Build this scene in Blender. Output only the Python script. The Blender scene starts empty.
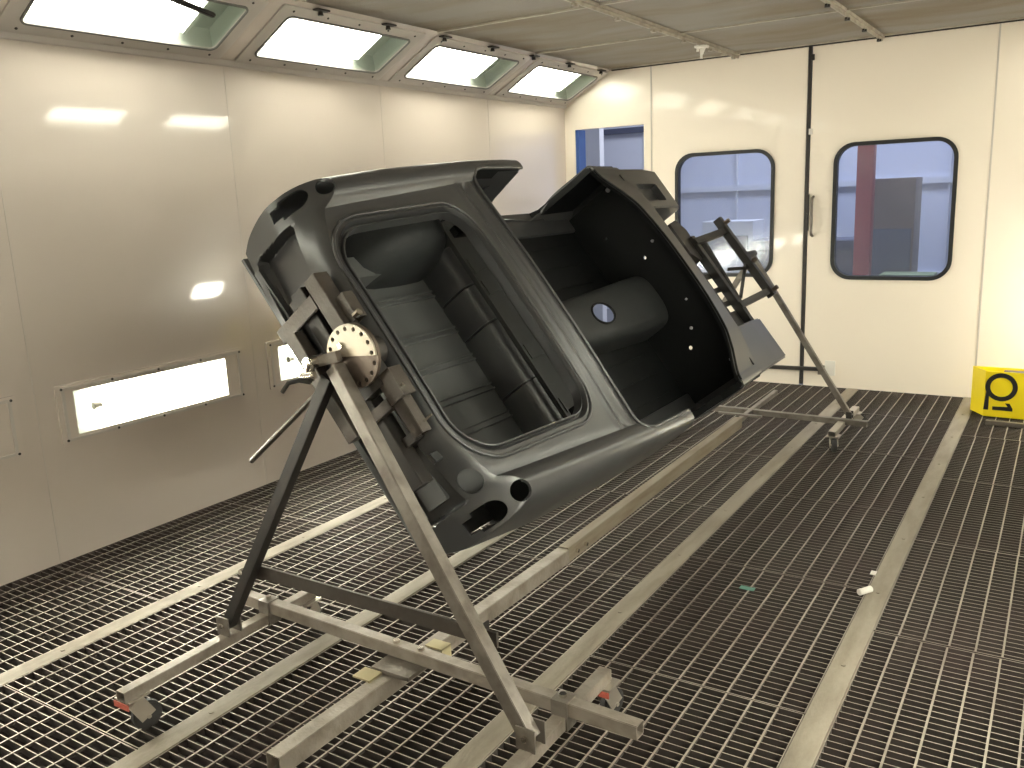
import bpy, bmesh, math, random
from mathutils import Vector, Matrix
random.seed(4)
D = bpy.data
SC = bpy.context.scene
COL = SC.collection
PI = math.pi
R_ = math.radians

# ------------------------------------------------------------------ camera
H = 1.6
yaw, pitch, roll = R_(-32.7222), R_(12.1247), R_(-2.3965)
fw = Vector((math.sin(yaw)*math.cos(pitch), math.cos(yaw)*math.cos(pitch), -math.sin(pitch)))
rt = fw.cross(Vector((0, 0, 1))).normalized()
up = rt.cross(fw)
c_, s_ = math.cos(roll), math.sin(roll)
r2 = rt*c_ + up*s_
u2 = -rt*s_ + up*c_
cam = D.cameras.new('camera'); camo = D.objects.new('camera', cam); COL.objects.link(camo)
camo.matrix_world = Matrix(((r2.x, u2.x, -fw.x, 0), (r2.y, u2.y, -fw.y, 0), (r2.z, u2.z, -fw.z, H), (0, 0, 0, 1)))
cam.sensor_width = 36; cam.lens = 873.436/1024*36; cam.clip_start = .02; cam.clip_end = 60
SC.camera = camo
# ------------------------------------------------------------------ world, exposure
w = D.worlds.new('world'); SC.world = w; w.use_nodes = True
bg = w.node_tree.nodes['Background']; bg.inputs[0].default_value = (.66, .70, .80, 1); bg.inputs[1].default_value = .3
SC.view_settings.view_transform = 'Standard'
SC.view_settings.look = 'None'
SC.view_settings.gamma = 1
SC.view_settings.use_curve_mapping = False
SC.view_settings.exposure = 0.0
LAMP_TOP, LAMP_LOW = 16.0, 95.0
LAMP_COL = (1.0, .910, .850, 1)
# daylight / strip light of the workshop beyond the doors
def area(name, loc, rot, sx, sy, power, col):
    l = D.lights.new(name, 'AREA'); l.shape = 'RECTANGLE'; l.size = sx; l.size_y = sy; l.energy = power; l.color = col
    o = D.objects.new(name, l); COL.objects.link(o); o.location = loc; o.rotation_euler = rot
    return o
area('workshop_light', (-2.0, 9.4, 4.3), (0, 0, 0), 4.0, 1.2, 230, (.90, .93, 1))

# ------------------------------------------------------------------ materials
def mat(name, col, rough=.5, metal=0, spec=.5, noise=None, bump=None, emit=None, coat=0, stretch=None):
    """noise = (scale, other colour, amount[, detail]); bump = (scale, strength)"""
    m = D.materials.new(name); m.use_nodes = True
    nt = m.node_tree; b = nt.nodes['Principled BSDF']
    b.inputs['Base Color'].default_value = (*col, 1); b.inputs['Roughness'].default_value = rough
    b.inputs['Metallic'].default_value = metal; b.inputs['Specular IOR Level'].default_value = spec
    b.inputs['Coat Weight'].default_value = coat; b.inputs['Coat Roughness'].default_value = .05
    tc = nt.nodes.new('ShaderNodeTexCoord')
    mp = nt.nodes.new('ShaderNodeMapping'); nt.links.new(tc.outputs['Object'], mp.inputs[0])
    if stretch: mp.inputs['Scale'].default_value = stretch
    if noise:
        n = nt.nodes.new('ShaderNodeTexNoise'); n.inputs['Scale'].default_value = noise[0]
        n.inputs['Detail'].default_value = noise[3] if len(noise) > 3 else 5
        nt.links.new(mp.outputs[0], n.inputs['Vector'])
        r = nt.nodes.new('ShaderNodeValToRGB')
        r.color_ramp.elements[0].position = .42; r.color_ramp.elements[1].position = .68
        r.color_ramp.elements[0].color = (*col, 1)
        r.color_ramp.elements[1].color = (*[col[i]*(1-noise[2]) + noise[1][i]*noise[2] for i in range(3)], 1)
        nt.links.new(n.outputs[0], r.inputs[0]); nt.links.new(r.outputs[0], b.inputs['Base Color'])
    if bump:
        n2 = nt.nodes.new('ShaderNodeTexNoise'); n2.inputs['Scale'].default_value = bump[0]
        nt.links.new(mp.outputs[0], n2.inputs['Vector'])
        bp = nt.nodes.new('ShaderNodeBump'); bp.inputs['Strength'].default_value = bump[1]; bp.inputs['Distance'].default_value = .01
        nt.links.new(n2.outputs[0], bp.inputs['Height']); nt.links.new(bp.outputs[0], b.inputs['Normal'])
    if emit:
        b.inputs['Emission Color'].default_value = emit[0]; b.inputs['Emission Strength'].default_value = emit[1]
    return m

M = {}
M['wall'] = mat('wall_enamel', (.66, .585, .52), .27, spec=.9, noise=(.9, (.62, .545, .48), .5), bump=(1.6, .03), coat=1)
M['farwall'] = mat('door_enamel', (.86, .775, .665), .3, noise=(.8, (.83, .74, .63), .5), bump=(1.6, .03), coat=.3)
M['trimwhite'] = mat('lamp_trim_enamel', (.52, .48, .44), .35)
M['housing'] = mat('lamp_housing', (.42, .46, .42), .4)
M['seam'] = mat('seam_dark', (.05, .045, .04), .6)
M['seal'] = mat('wall_seam_sealant', (.56, .51, .46), .3)
M['gasket'] = mat('lamp_gasket', (.16, .16, .15), .5)
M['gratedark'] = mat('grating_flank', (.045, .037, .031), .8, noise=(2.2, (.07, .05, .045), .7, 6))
M['rubber'] = mat('rubber_seal', (.012, .013, .013), .5)
M['tube_top'] = mat('tube_upper', (.9, .9, .85), .5, emit=(LAMP_COL, LAMP_TOP))
M['tube_low'] = mat('tube_lower', (.9, .9, .85), .5, emit=(LAMP_COL, LAMP_LOW))
M['body'] = mat('body_primer', (.034, .035, .036), .34, spec=1.0, noise=(3, (.040, .040, .040), .6))
M['bodylit'] = mat('body_primer_lit', (.088, .092, .09), .45, spec=.6, noise=(5, (.10, .10, .098), .6))  # same paint as the body, lightened for the light falling into the boot
M['bodyshade'] = mat('body_primer_shaded', (.005, .0058, .0058), .55, spec=.25)  # same paint as the body, cockpit shade put into the colour
M['tunnel'] = mat('body_primer_dim', (.024, .026, .026), .6, spec=.3)  # body paint again, darkened for shade on tunnel and wheel houses
M['lightspot'] = mat('light_spot_pale', (.40, .40, .43), .5)
M['steelbase'] = mat('stand_steel', (.30, .262, .22), .42, metal=.3, noise=(12, (.17, .14, .11), .8), bump=(60, .15))
M['steelmid'] = mat('brown_steel', (.082, .071, .060), .42, metal=.45, noise=(14, (.07, .055, .045), .8), bump=(60, .15))
M['steel'] = mat('raw_steel', (.20, .178, .152), .38, metal=.45, noise=(14, (.10, .082, .064), .8), bump=(60, .15))
M['blacksteel'] = mat('black_steel', (.018, .017, .016), .5, metal=.2, noise=(14, (.04, .032, .025), .5))
M['steeldark'] = mat('dark_steel', (.032, .029, .026), .45, metal=.4, noise=(14, (.055, .045, .036), .5))
M['plate'] = mat('machined_plate', (.42, .38, .31), .38, metal=.6, noise=(18, (.45, .37, .26), .6))
M['plate2'] = mat('brown_plate', (.13, .10, .078), .4, metal=.6, noise=(18, (.08, .06, .045), .6))
M['chrome'] = mat('chrome', (.75, .72, .66), .15, metal=1)
M['castermetal'] = mat('zinc_caster', (.55, .50, .43), .35, metal=.8)
M['tyre'] = mat('caster_tyre', (.03, .028, .026), .6)
M['red'] = mat('red_marking', (.45, .10, .07), .5)
M['strip'] = mat('floor_channel', (.30, .262, .205), .6, metal=.1, noise=(5, (.19, .16, .12), .8, 8), bump=(40, .2), stretch=(3, .6, 1))
M['grate'] = mat('grating_steel', (.34, .30, .25), .5, metal=.3, noise=(2.2, (.17, .135, .11), .7, 8))
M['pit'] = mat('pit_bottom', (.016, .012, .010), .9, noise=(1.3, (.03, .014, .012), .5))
M['beamwood'] = mat('spine_steel', (.28, .24, .18), .5, metal=.4, noise=(10, (.20, .15, .10), .8, 8), stretch=(3, .4, 3))
M['yellow'] = mat('yellow_paint', (.92, .72, .012), .35)
M['black'] = mat('black_paint', (.01, .01, .01), .5)
M['tan'] = mat('masking_tape', (.42, .36, .21), .7)
M['white'] = mat('white_plastic', (.75, .72, .66), .5)
M['teal'] = mat('teal_tape', (.10, .24, .19), .6)
M['ceil'] = mat('filter_mat', (.27, .245, .215), .9, noise=(1.3, (.20, .155, .10), .9, 6), bump=(260, .5), stretch=(.6, 2.2, 1))
M['tbar'] = mat('ceiling_bar', (.42, .38, .31), .45, noise=(12, (.24, .2, .15), .7))
M['blue'] = mat('blue_frame', (.03, .09, .30), .5)
M['shopwall'] = mat('workshop_wall', (.55, .58, .68), .7, noise=(.7, (.47, .50, .62), .6))
M['shopwhite'] = mat('workshop_panel', (.58, .60, .66), .6)
M['shopdark'] = mat('workshop_dark', (.07, .08, .13), .6)
M['shopfloor'] = mat('workshop_floor', (.16, .17, .2), .6)
M['redpost'] = mat('red_post', (.36, .03, .04), .5)
M['brownpaint'] = mat('brown_locker', (.13, .09, .09), .5)
M['greenbox'] = mat('green_box', (.25, .32, .17), .6)
def pane_mat(name, tint, gloss, rough, haze=0.0):
    m = D.materials.new(name); m.use_nodes = True; nt = m.node_tree; nt.nodes.clear()
    o = nt.nodes.new('ShaderNodeOutputMaterial')
    t = nt.nodes.new('ShaderNodeBsdfTransparent'); t.inputs[0].default_value = (*tint, 1)
    g = nt.nodes.new('ShaderNodeBsdfGlossy'); g.inputs['Roughness'].default_value = rough
    mx = nt.nodes.new('ShaderNodeMixShader'); mx.inputs[0].default_value = gloss
    nt.links.new(t.outputs[0], mx.inputs[1]); nt.links.new(g.outputs[0], mx.inputs[2])
    out = mx
    if haze:
        d = nt.nodes.new('ShaderNodeBsdfDiffuse'); d.inputs[0].default_value = (.5, .55, .66, 1)
        m2 = nt.nodes.new('ShaderNodeMixShader'); m2.inputs[0].default_value = haze
        nt.links.new(mx.outputs[0], m2.inputs[1]); nt.links.new(d.outputs[0], m2.inputs[2]); out = m2
    nt.links.new(out.outputs[0], o.inputs[0])
    return m
M['lampglass'] = pane_mat('lamp_glass', (.93, .96, .92), .05, .05)
M['doorglass'] = pane_mat('door_glass', (.82, .86, .95), .06, .12, .10)

# ------------------------------------------------------------------ mesh helpers
def fin(name, bm, m, parent=None, smooth=None, recalc=True):
    if recalc: bmesh.ops.recalc_face_normals(bm, faces=bm.faces)
    me = D.meshes.new(name); bm.to_mesh(me); bm.free()
    me.materials.append(m)
    if smooth is not None:
        me.shade_smooth(); me.set_sharp_from_angle(angle=R_(smooth))
    o = D.objects.new(name, me); COL.objects.link(o)
    if parent: o.parent = parent
    return o
def tag(o, label=None, cat=None, group=None, kind=None):
    if label: o['label'] = label
    if cat: o['category'] = cat
    if group: o['group'] = group
    if kind: o['kind'] = kind
    return o
def thing(name, label, cat, loc=(0, 0, 0), group=None, mw=None):
    o = D.objects.new(name, None); COL.objects.link(o); o.empty_display_size = .05
    if mw is not None: o.matrix_world = mw
    else: o.location = loc
    return tag(o, label, cat, group)
def struct(o): o['kind'] = 'structure'; return o
def box(bm, lo, hi, bev=0):
    vs = [bm.verts.new((x, y, z)) for x in (lo[0], hi[0]) for y in (lo[1], hi[1]) for z in (lo[2], hi[2])]
    fs = [bm.faces.new([vs[i] for i in q]) for q in ((0, 1, 3, 2), (4, 6, 7, 5), (0, 4, 5, 1), (2, 3, 7, 6), (0, 2, 6, 4), (1, 5, 7, 3))]
    if bev:
        es = list({e for f in fs for e in f.edges})
        bmesh.ops.bevel(bm, geom=es, offset=bev, segments=2, affect='EDGES', profile=.6)
    return bm
def quad(bm, pts):
    return bm.faces.new([bm.verts.new(p) for p in pts])
def frame_of(d, upv=Vector((0, 0, 1))):
    d = d.normalized()
    if abs(d.dot(upv)) > .98: upv = Vector((1, 0, 0))
    x = d.cross(upv).normalized(); y = x.cross(d).normalized()
    return x, y, d
def beam(bm, p0, p1, wx, wy, upv=Vector((0, 0, 1)), wall=0.0, bev=.002):
    """rectangular bar; wall > 0 makes it a hollow section with open ends"""
    p0, p1 = Vector(p0), Vector(p1); x, y, d = frame_of(p1-p0, Vector(upv))
    def ring(p, a, b): return [bm.verts.new(p + x*sx*a/2 + y*sy*b/2) for sx, sy in ((-1, -1), (1, -1), (1, 1), (-1, 1))]
    A, B = ring(p0, wx, wy), ring(p1, wx, wy); n0 = len(bm.edges)
    lf = []
    for i in range(4):
        j = (i+1) % 4; lf.append(bm.faces.new((A[i], A[j], B[j], B[i])))
    if wall:
        C_, E_ = ring(p0, wx-2*wall, wy-2*wall), ring(p1, wx-2*wall, wy-2*wall)
        for i in range(4):
            j = (i+1) % 4
            bm.faces.new((C_[j], C_[i], E_[i], E_[j])); bm.faces.new((A[j], A[i], C_[i], C_[j])); bm.faces.new((B[i], B[j], E_[j], E_[i]))
    else:
        bm.faces.new(A[::-1]); bm.faces.new(B)
    es = [e for f in lf for e in f.edges if (e.verts[0] in A) != (e.verts[1] in A)]
    es = list(set(es))
    if bev: bmesh.ops.bevel(bm, geom=es, offset=bev, segments=2, affect='EDGES')
    return bm
def cyl(bm, p0, p1, r0, r1=None, n=20, caps=True, bev=0):
    p0, p1 = Vector(p0), Vector(p1); r1 = r0 if r1 is None else r1
    x, y, d = frame_of(p1-p0)
    A = [bm.verts.new(p0 + (x*math.cos(2*PI*i/n) + y*math.sin(2*PI*i/n))*r0) for i in range(n)]
    B = [bm.verts.new(p1 + (x*math.cos(2*PI*i/n) + y*math.sin(2*PI*i/n))*r1) for i in range(n)]
    for i in range(n): bm.faces.new((A[i], A[(i+1) % n], B[(i+1) % n], B[i]))
    if caps:
        fa = bm.faces.new(A[::-1]); fb = bm.faces.new(B)
        if bev:
            es = list(fa.edges) + list(fb.edges)
            bmesh.ops.bevel(bm, geom=es, offset=bev, segments=2, affect='EDGES')
    return bm
def sweep(bm, path, prof, closed=False, upv=Vector((0, 0, 1)), caps=True):
    """prof = list of (side, up) offsets; path = list of points"""
    P = [Vector(p) for p in path]; n = len(P); rings = []
    for i, p in enumerate(P):
        a = P[(i-1) % n] if (closed or i > 0) else p
        b = P[(i+1) % n] if (closed or i < n-1) else p
        x, y, d = frame_of(b-a, upv)
        rings.append([bm.verts.new(p + x*s + y*t) for s, t in prof])
    m = len(prof)
    for i in range(n if closed else n-1):
        A, B = rings[i], rings[(i+1) % n]
        for k in range(m): bm.faces.new((A[k], A[(k+1) % m], B[(k+1) % m], B[k]))
    if caps and not closed:
        bm.faces.new(rings[0][::-1]); bm.faces.new(rings[-1])
    return bm
def circ(r, n=10): return [(r*math.cos(2*PI*i/n), r*math.sin(2*PI*i/n)) for i in range(n)]
def rrect(x0, x1, y0, y1, r, n=8):
    """rounded rectangle, counter-clockwise list of (x, y); r may be 4 radii (x1y1, x0y1, x0y0, x1y0)"""
    rs = (r,)*4 if not isinstance(r, (tuple, list)) else r
    out = []
    for (cx, cy, q), rr in zip(((x1, y1, 0), (x0, y1, 1), (x0, y0, 2), (x1, y0, 3)), rs):
        sx = -1 if cx == x1 else 1; sy = -1 if cy == y1 else 1
        for k in range(n+1):
            a = q*PI/2 + k/n*PI/2
            out.append((cx + sx*rr + rr*math.cos(a), cy + sy*rr + rr*math.sin(a)))
    return out
def prism(bm, poly, fn, t0, t1):
    """poly = 2-D outline, fn(a, b, t) -> 3-D point"""
    A = [bm.verts.new(fn(a, b, t0)) for a, b in poly]; B = [bm.verts.new(fn(a, b, t1)) for a, b in poly]
    n = len(poly)
    for i in range(n): bm.faces.new((A[i], A[(i+1) % n], B[(i+1) % n], B[i]))
    bm.faces.new(A[::-1]); bm.faces.new(B)
    return bm
def ring_plate(bm, outer, inner, fn, t0, t1):
    n = len(outer)
    V = [[bm.verts.new(fn(a, b, t)) for a, b in pl] for pl in (outer, inner) for t in (t0, t1)]
    O0, O1, I0, I1 = V
    for i in range(n):
        j = (i+1) % n
        bm.faces.new((O0[i], O0[j], O1[j], O1[i])); bm.faces.new((I0[j], I0[i], I1[i], I1[j]))
        bm.faces.new((O1[i], O1[j], I1[j], I1[i])); bm.faces.new((O0[j], O0[i], I0[i], I0[j]))
    return bm
def holed(bm, a0, a1, b0, b1, holes, fn):
    """flat panel with rectangular holes; holes = (a0, a1, b0, b1)"""
    As = sorted({a0, a1, *[h[0] for h in holes], *[h[1] for h in holes]}); Bs = sorted({b0, b1, *[h[2] for h in holes], *[h[3] for h in holes]})
    As = [a for a in As if a0 <= a <= a1]; Bs = [b for b in Bs if b0 <= b <= b1]
    vd = {}
    def V(a, b):
        if (a, b) not in vd: vd[(a, b)] = bm.verts.new(fn(a, b))
        return vd[(a, b)]
    for i in range(len(As)-1):
        for j in range(len(Bs)-1):
            ca, cb = (As[i]+As[i+1])/2, (Bs[j]+Bs[j+1])/2
            if any(h[0] < ca < h[1] and h[2] < cb < h[3] for h in holes): continue
            bm.faces.new((V(As[i], Bs[j]), V(As[i+1], Bs[j]), V(As[i+1], Bs[j+1]), V(As[i], Bs[j+1])))
    return bm
def bake(o):
    bpy.context.view_layer.update()
    dg = bpy.context.evaluated_depsgraph_get()
    me = D.meshes.new_from_object(o.evaluated_get(dg), depsgraph=dg)
    o.modifiers.clear(); old = o.data; o.data = me; nm = old.name; D.meshes.remove(old); me.name = nm
def cut(o, cutters, solid=0, offset=-1, smooth=35):
    """boolean differences, then (for an open skin) drop the walls the cutters left and give it thickness"""
    cs = []
    for bmc in cutters:
        bmesh.ops.recalc_face_normals(bmc, faces=bmc.faces)
        if solid:
            for f in bmc.faces: f.material_index = 1
        me = D.meshes.new('c'); bmc.to_mesh(me); bmc.free(); c = D.objects.new('c', me); COL.objects.link(c); cs.append(c)
        if solid: me.materials.append(M['black']); me.materials.append(M['black'])
        c.parent = o.parent
        b = o.modifiers.new('b', 'BOOLEAN'); b.operation = 'DIFFERENCE'; b.object = c; b.solver = 'EXACT'; b.material_mode = 'INDEX'
        if solid:
            if len(o.data.materials) < 2: o.data.materials.append(M['black'])
            bake(o)
            bm = bmesh.new(); bm.from_mesh(o.data)
            bmesh.ops.delete(bm, geom=[f for f in bm.faces if f.material_index == 1], context='FACES')
            bm.to_mesh(o.data); bm.free()
    if not solid: bake(o)
    if solid:
        o.data.materials.pop(index=1)
        s = o.modifiers.new('s', 'SOLIDIFY'); s.thickness = solid; s.offset = offset; bake(o)
    o.data.shade_smooth(); o.data.set_sharp_from_angle(angle=R_(smooth))
    for c in cs: D.objects.remove(c, do_unlink=True)
    return o
def lerp(a, b, t): return a + (b-a)*t
def interp(tab, x):
    if x <= tab[0][0]: return tab[0][1]
    for (x0, y0), (x1, y1) in zip(tab, tab[1:]):
        if x <= x1:
            t = (x-x0)/(x1-x0); t = t*t*(3-2*t) if False else t
            return y0 + (y1-y0)*t
    return tab[-1][1]
def sstep(a, b, x):
    t = min(1, max(0, (x-a)/(b-a))); return t*t*(3-2*t)

# ------------------------------------------------------------------ room numbers
XL, XR, YF, YB = -3.90, .40, 7.12, -1.9
ZC, ZH, CHX = 2.62, 2.36, .47                        # ceiling, top of the upright wall, depth of the slope
TOPS = [2.72 + 1.27*k for k in range(-3, 4)]         # centres of the lamps along the room
STRIPS = [-3.08, -2.24, -1.37, -.54]
YN = YB

# floor: steel grating over a pit
def bar(bm, x0, x1, y0, y1, z0, z1):
    box(bm, (x0, y0, z0), (x1, y1, z1))
bm = bmesh.new()
edges = [XL] + [s for s in STRIPS] + [XR]
seams_y = [-1.9, -.95, .05, 1.05, 2.05, 3.02, 3.98, 4.95, 5.9, 7.12]
for k in range(len(edges)-1):
    x0 = edges[k] + (.042 if k else 0); x1 = edges[k+1] - (.042 if k < len(edges)-2 else 0)
    off = [.0, .31, .12, .45, .12][k]
    ys = [YB] + [min(y + off, YF) for y in seams_y[1:-1]] + [YF]
    for a, b in zip(ys, ys[1:]):
        n = max(1, round((b-a)/.0335)); st = (b-a)/n
        dz = random.uniform(-.0015, .0015)
        for i in range(1, n):
            y = a + st*i; bar(bm, x0, x1, y-.0019, y+.0019, -.028, -.003+dz)
        bar(bm, x0, x1, a+.002, a+.006, -.03, dz); bar(bm, x0, x1, b-.006, b-.002, -.03, dz)
        m = max(1, round((x1-x0)/.0835)); sx = (x1-x0)/m
        jx = random.uniform(-.004, .004)
        for i in range(1, m):
            x = x0 + sx*i + jx; bar(bm, x-.0034, x+.0034, a+.004, b-.004, -.010, -.0005+dz)
        bar(bm, x0, x0+.004, a+.003, b-.003, -.03, dz); bar(bm, x1-.004, x1, a+.003, b-.003, -.03, dz)
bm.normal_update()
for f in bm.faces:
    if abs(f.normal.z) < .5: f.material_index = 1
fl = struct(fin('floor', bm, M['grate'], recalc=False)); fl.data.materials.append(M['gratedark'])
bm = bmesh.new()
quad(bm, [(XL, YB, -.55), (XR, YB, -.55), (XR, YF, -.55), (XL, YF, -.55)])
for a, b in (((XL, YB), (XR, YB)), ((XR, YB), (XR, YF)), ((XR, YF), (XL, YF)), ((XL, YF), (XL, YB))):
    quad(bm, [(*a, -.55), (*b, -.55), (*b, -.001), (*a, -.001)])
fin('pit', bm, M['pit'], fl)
for i, x in enumerate(STRIPS):
    bm = bmesh.new(); box(bm, (x-.040, YB, -.06), (x+.040, YF, .003), .002)
    for k in range(14):
        y = -1.5 + k*.62
        cyl(bm, (x, y, .003), (x, y, .0055), .008, n=10)
    struct(fin(f'trim_{i+1}', bm, M['strip'], smooth=40))

# ceiling of filter mats in a frame of bars
xs_bars = [XL+CHX, -2.33, -1.27, -.07]
bm = bmesh.new(); holed(bm, XL+CHX-.02, XR-CHX+.02, YB, YF, [], lambda a, b: (a, b, ZC+.004))
bmesh.ops.subdivide_edges(bm, edges=bm.edges, cuts=40, use_grid_fill=True)
for v in bm.verts:
    fx = min(abs(v.co.x - x) for x in xs_bars); fy = abs(((v.co.y - 4.66)/1.2) % 1.0 - .0); fy = min(fy, 1-fy)*1.2
    v.co.z += -.014*min(1, fx*3)*min(1, fy*3)*(1 + .4*math.sin(v.co.x*7 + v.co.y*3))
ce = struct(fin('ceiling', bm, M['ceil'], smooth=60))
bm = bmesh.new()
for x in xs_bars[1:3]:
    box(bm, (x-.018, YB, ZC-.014), (x+.018, YF, ZC+.02))
    box(bm, (x-.004, YB, ZC-.034), (x+.004, YF, ZC-.014))
k = 0; y = 4.66 - 1.2*5
while y < YF:
    box(bm, (xs_bars[0], y-.010, ZC-.008), (xs_bars[-1], y+.010, ZC+.02)); y += 1.2
fin('ceiling_bars', bm, M['tbar'], ce)
for x in xs_bars[1:3]:
    for j in range(12):
        y = 7.0 - j*.52
        bm = bmesh.new(); cyl(bm, (x, y, ZC-.034), (x, y, ZC-.050), .016, n=10); box(bm, (x-.006, y-.035, ZC-.046), (x+.006, y+.035, ZC-.034))
        fin('ceiling_clip', bm, M['steeldark'] if x > -2 else M['tbar'], ce)

# side walls with recesses for the lamps
SL = math.hypot(CHX, ZC-ZH)
def side(name, x0, s):
    """s = +1: wall on the left facing right; -1: on the right facing left"""
    bm = bmesh.new()
    low = [(c-.535+.07, c+.535-.11, .585, .795) for c in TOPS]
    holed(bm, YB, YF, 0, ZH, low, lambda a, b: (x0, a, b))
    topf = lambda a, b: (x0 + s*CHX*b/SL, a, ZH + (ZC-ZH)*b/SL)
    hol = [(c-.515, c+.515, .085, .445) for c in TOPS]
    holed(bm, YB, YF, 0, SL, hol, topf)
    bmesh.ops.remove_doubles(bm, verts=bm.verts, dist=1e-5)
    o = struct(fin(name, bm, M['wall'], recalc=False))
    # moulding along the foot of the slope, panel joints
    bm = bmesh.new()
    P0 = Vector((x0 + s*.012, YB, ZH-.004)); P1 = Vector((x0 + s*.012, YF, ZH-.004)); beam(bm, P0, P1, .024, .03, bev=.004)
    fin('cornice', bm, M['trimwhite'], o, smooth=40)
    for c in TOPS:
        yj = c - .638
        bm = bmesh.new(); box(bm, (min(x0, x0+s*.0025), yj-.002, 0), (max(x0, x0+s*.0015), yj+.002, ZH-.02))
        fin('panel_joint', bm, M['seal'], o)
    return o
wl = side('wall_left', XL, 1); wr = side('wall_right', XR, -1)
bm = bmesh.new(); holed(bm, XL, XR, 0, ZH, [], lambda a, b: (a, YB, b)); quad(bm, [(XL, YB, ZH), (XR, YB, ZH), (XR-CHX, YB, ZC), (XL+CHX, YB, ZC)])
struct(fin('wall_back', bm, M['wall'], recalc=False))

# lamps ------------------------------------------------------------
SCREW = {}
def screw(t, loc, m):
    if m.name not in SCREW:
        bm = bmesh.new(); cyl(bm, (0, 0, 0), (0, 0, .005), .0065, n=8, bev=.001); o = fin('screw', bm, m, t); SCREW[m.name] = o
    else:
        o = SCREW[m.name].copy(); COL.objects.link(o); o.parent = t
    o.location = loc
def lamp_top(c, x0, s, label, group):
    up_ = Vector((s*CHX, 0, ZC-ZH)).normalized(); yy = Vector((0, 1, 0))
    nrm = Vector((s*(ZC-ZH), 0, -CHX)).normalized()
    o = Vector((x0, c, ZH)) + up_*.265
    mw = Matrix((( *[0]*0, yy.x, up_.x, nrm.x, o.x), (yy.y, up_.y, nrm.y, o.y), (yy.z, up_.z, nrm.z, o.z), (0, 0, 0, 1)))
    t = thing('ceiling_lamp', label, 'lamp', group=group, mw=mw)
    fn = lambda a, b, h: (a, b, h)
    bm = bmesh.new(); ring_plate(bm, rrect(-.585, .585, -.235, .235, .012), rrect(-.502, .502, -.166, .166, .035), fn, -.0, .010)
    fin('lamp_frame', bm, M['trimwhite'], t, smooth=40)
    bm = bmesh.new(); ring_plate(bm, rrect(-.510, .510, -.173, .173, .040), rrect(-.499, .499, -.162, .162, .030), fn, .010, .016)
    fin('gasket', bm, M['gasket'], t, smooth=40)
    bm = bmesh.new()
    a, b, h = .515, .18, -.10
    quad(bm, [(-a, -b, 0), (a, -b, 0), (a, -b*.8, h), (-a, -b*.8, h)]); quad(bm, [(-a, b, 0), (a, b, 0), (a, b*.8, h), (-a, b*.8, h)])
    quad(bm, [(-a, -b, 0), (-a, b, 0), (-a, b*.8, h), (-a, -b*.8, h)]); quad(bm, [(a, -b, 0), (a, b, 0), (a, b*.8, h), (a, -b*.8, h)])
    quad(bm, [(-a, -b*.8, h), (a, -b*.8, h), (a, b*.8, h), (-a, b*.8, h)])
    fin('lamp_housing', bm, M['housing'], t)
    bm = bmesh.new(); prism(bm, rrect(-.502, .502, -.166, .166, .03), fn, .001, .005); fin('glass_pane', bm, M['lampglass'], t)
    for k in range(4):
        y = -.108 + .072*k
        bm = bmesh.new(); cyl(bm, (-.48, y, -.055), (.30, y, -.055), .026, n=8); fin('tube', bm, M['tube_top'], t, smooth=60)
    bm = bmesh.new(); box(bm, (.31, -.13, -.09), (.33, .13, -.03)); fin('tube_holder', bm, M['housing'], t)
    if s > 0 and c > 2:
        for k in range(5):
            for y in (-.205, .205): screw(t, (-.50+.25*k, y, .010), M['seam'])
    return t
def lamp_low(c, x0, s, label, group):
    # local x along the room, local y up, local z out of the wall
    mw = Matrix(((0, 0, s, x0), (1, 0, 0, c), (0, 1, 0, .69), (0, 0, 0, 1)))
    t = thing('wall_lamp', label, 'lamp', group=group, mw=mw)
    fn = lambda a, b, h: (a, b, h)
    n = 6
    bm = bmesh.new(); ring_plate(bm, rrect(-.545, .545, -.14, .14, .01, n), rrect(-.462, .422, -.103, .103, .004, n), fn, 0, .010)
    fin('lamp_frame', bm, M['wall'], t, smooth=40)
    bm = bmesh.new(); ring_plate(bm, rrect(-.520, .520, -.128, .128, .008, n), rrect(-.505, .505, -.115, .115, .006, n), fn, .010, .014)
    fin('frame_lip', bm, M['trimwhite'], t, smooth=40)
    a0, a1, b, h = -.465, .425, .105, -.09
    bm = bmesh.new()
    quad(bm, [(a0, -b, 0), (a1, -b, 0), (a1-.05, -b*.8, h), (a0+.05, -b*.8, h)]); quad(bm, [(a0, b, 0), (a1, b, 0), (a1-.05, b*.8, h), (a0+.05, b*.8, h)])
    quad(bm, [(a0, -b, 0), (a0, b, 0), (a0+.05, b*.8, h), (a0+.05, -b*.8, h)]); quad(bm, [(a1, -b, 0), (a1, b, 0), (a1-.05, b*.8, h), (a1-.05, -b*.8, h)])
    quad(bm, [(a0+.05, -b*.8, h), (a1-.05, -b*.8, h), (a1-.05, b*.8, h), (a0+.05, b*.8, h)])
    fin('lamp_housing', bm, M['housing'], t)
    bm = bmesh.new(); prism(bm, rrect(a0+.002, a1-.002, -b+.002, b-.002, .003), fn, .001, .004); fin('glass_pane', bm, M['lampglass'], t)
    for y in (-.05, 0, .05):
        bm = bmesh.new(); cyl(bm, (-.30, y, -.045), (.36, y, -.045), .018, n=8); fin('tube', bm, M['tube_low'], t, smooth=60)
    bm = bmesh.new(); cyl(bm, (-.34, 0, -.045), (-.30, 0, -.045), .020, n=10); fin('tube_holder', bm, M['steel'], t)
    if s > 0 and 1 < c < 4.5:
        for x in (-.52, -.26, 0, .26, .52):
            for y in (-.122, .122): screw(t, (x, y, .012), M['steeldark'])
    return t
names = ['behind the camera', 'beside the camera', 'just outside the picture', 'crossed by dark trunking',
         'second from the camera', 'third from the camera', 'farthest from the camera']
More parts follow.
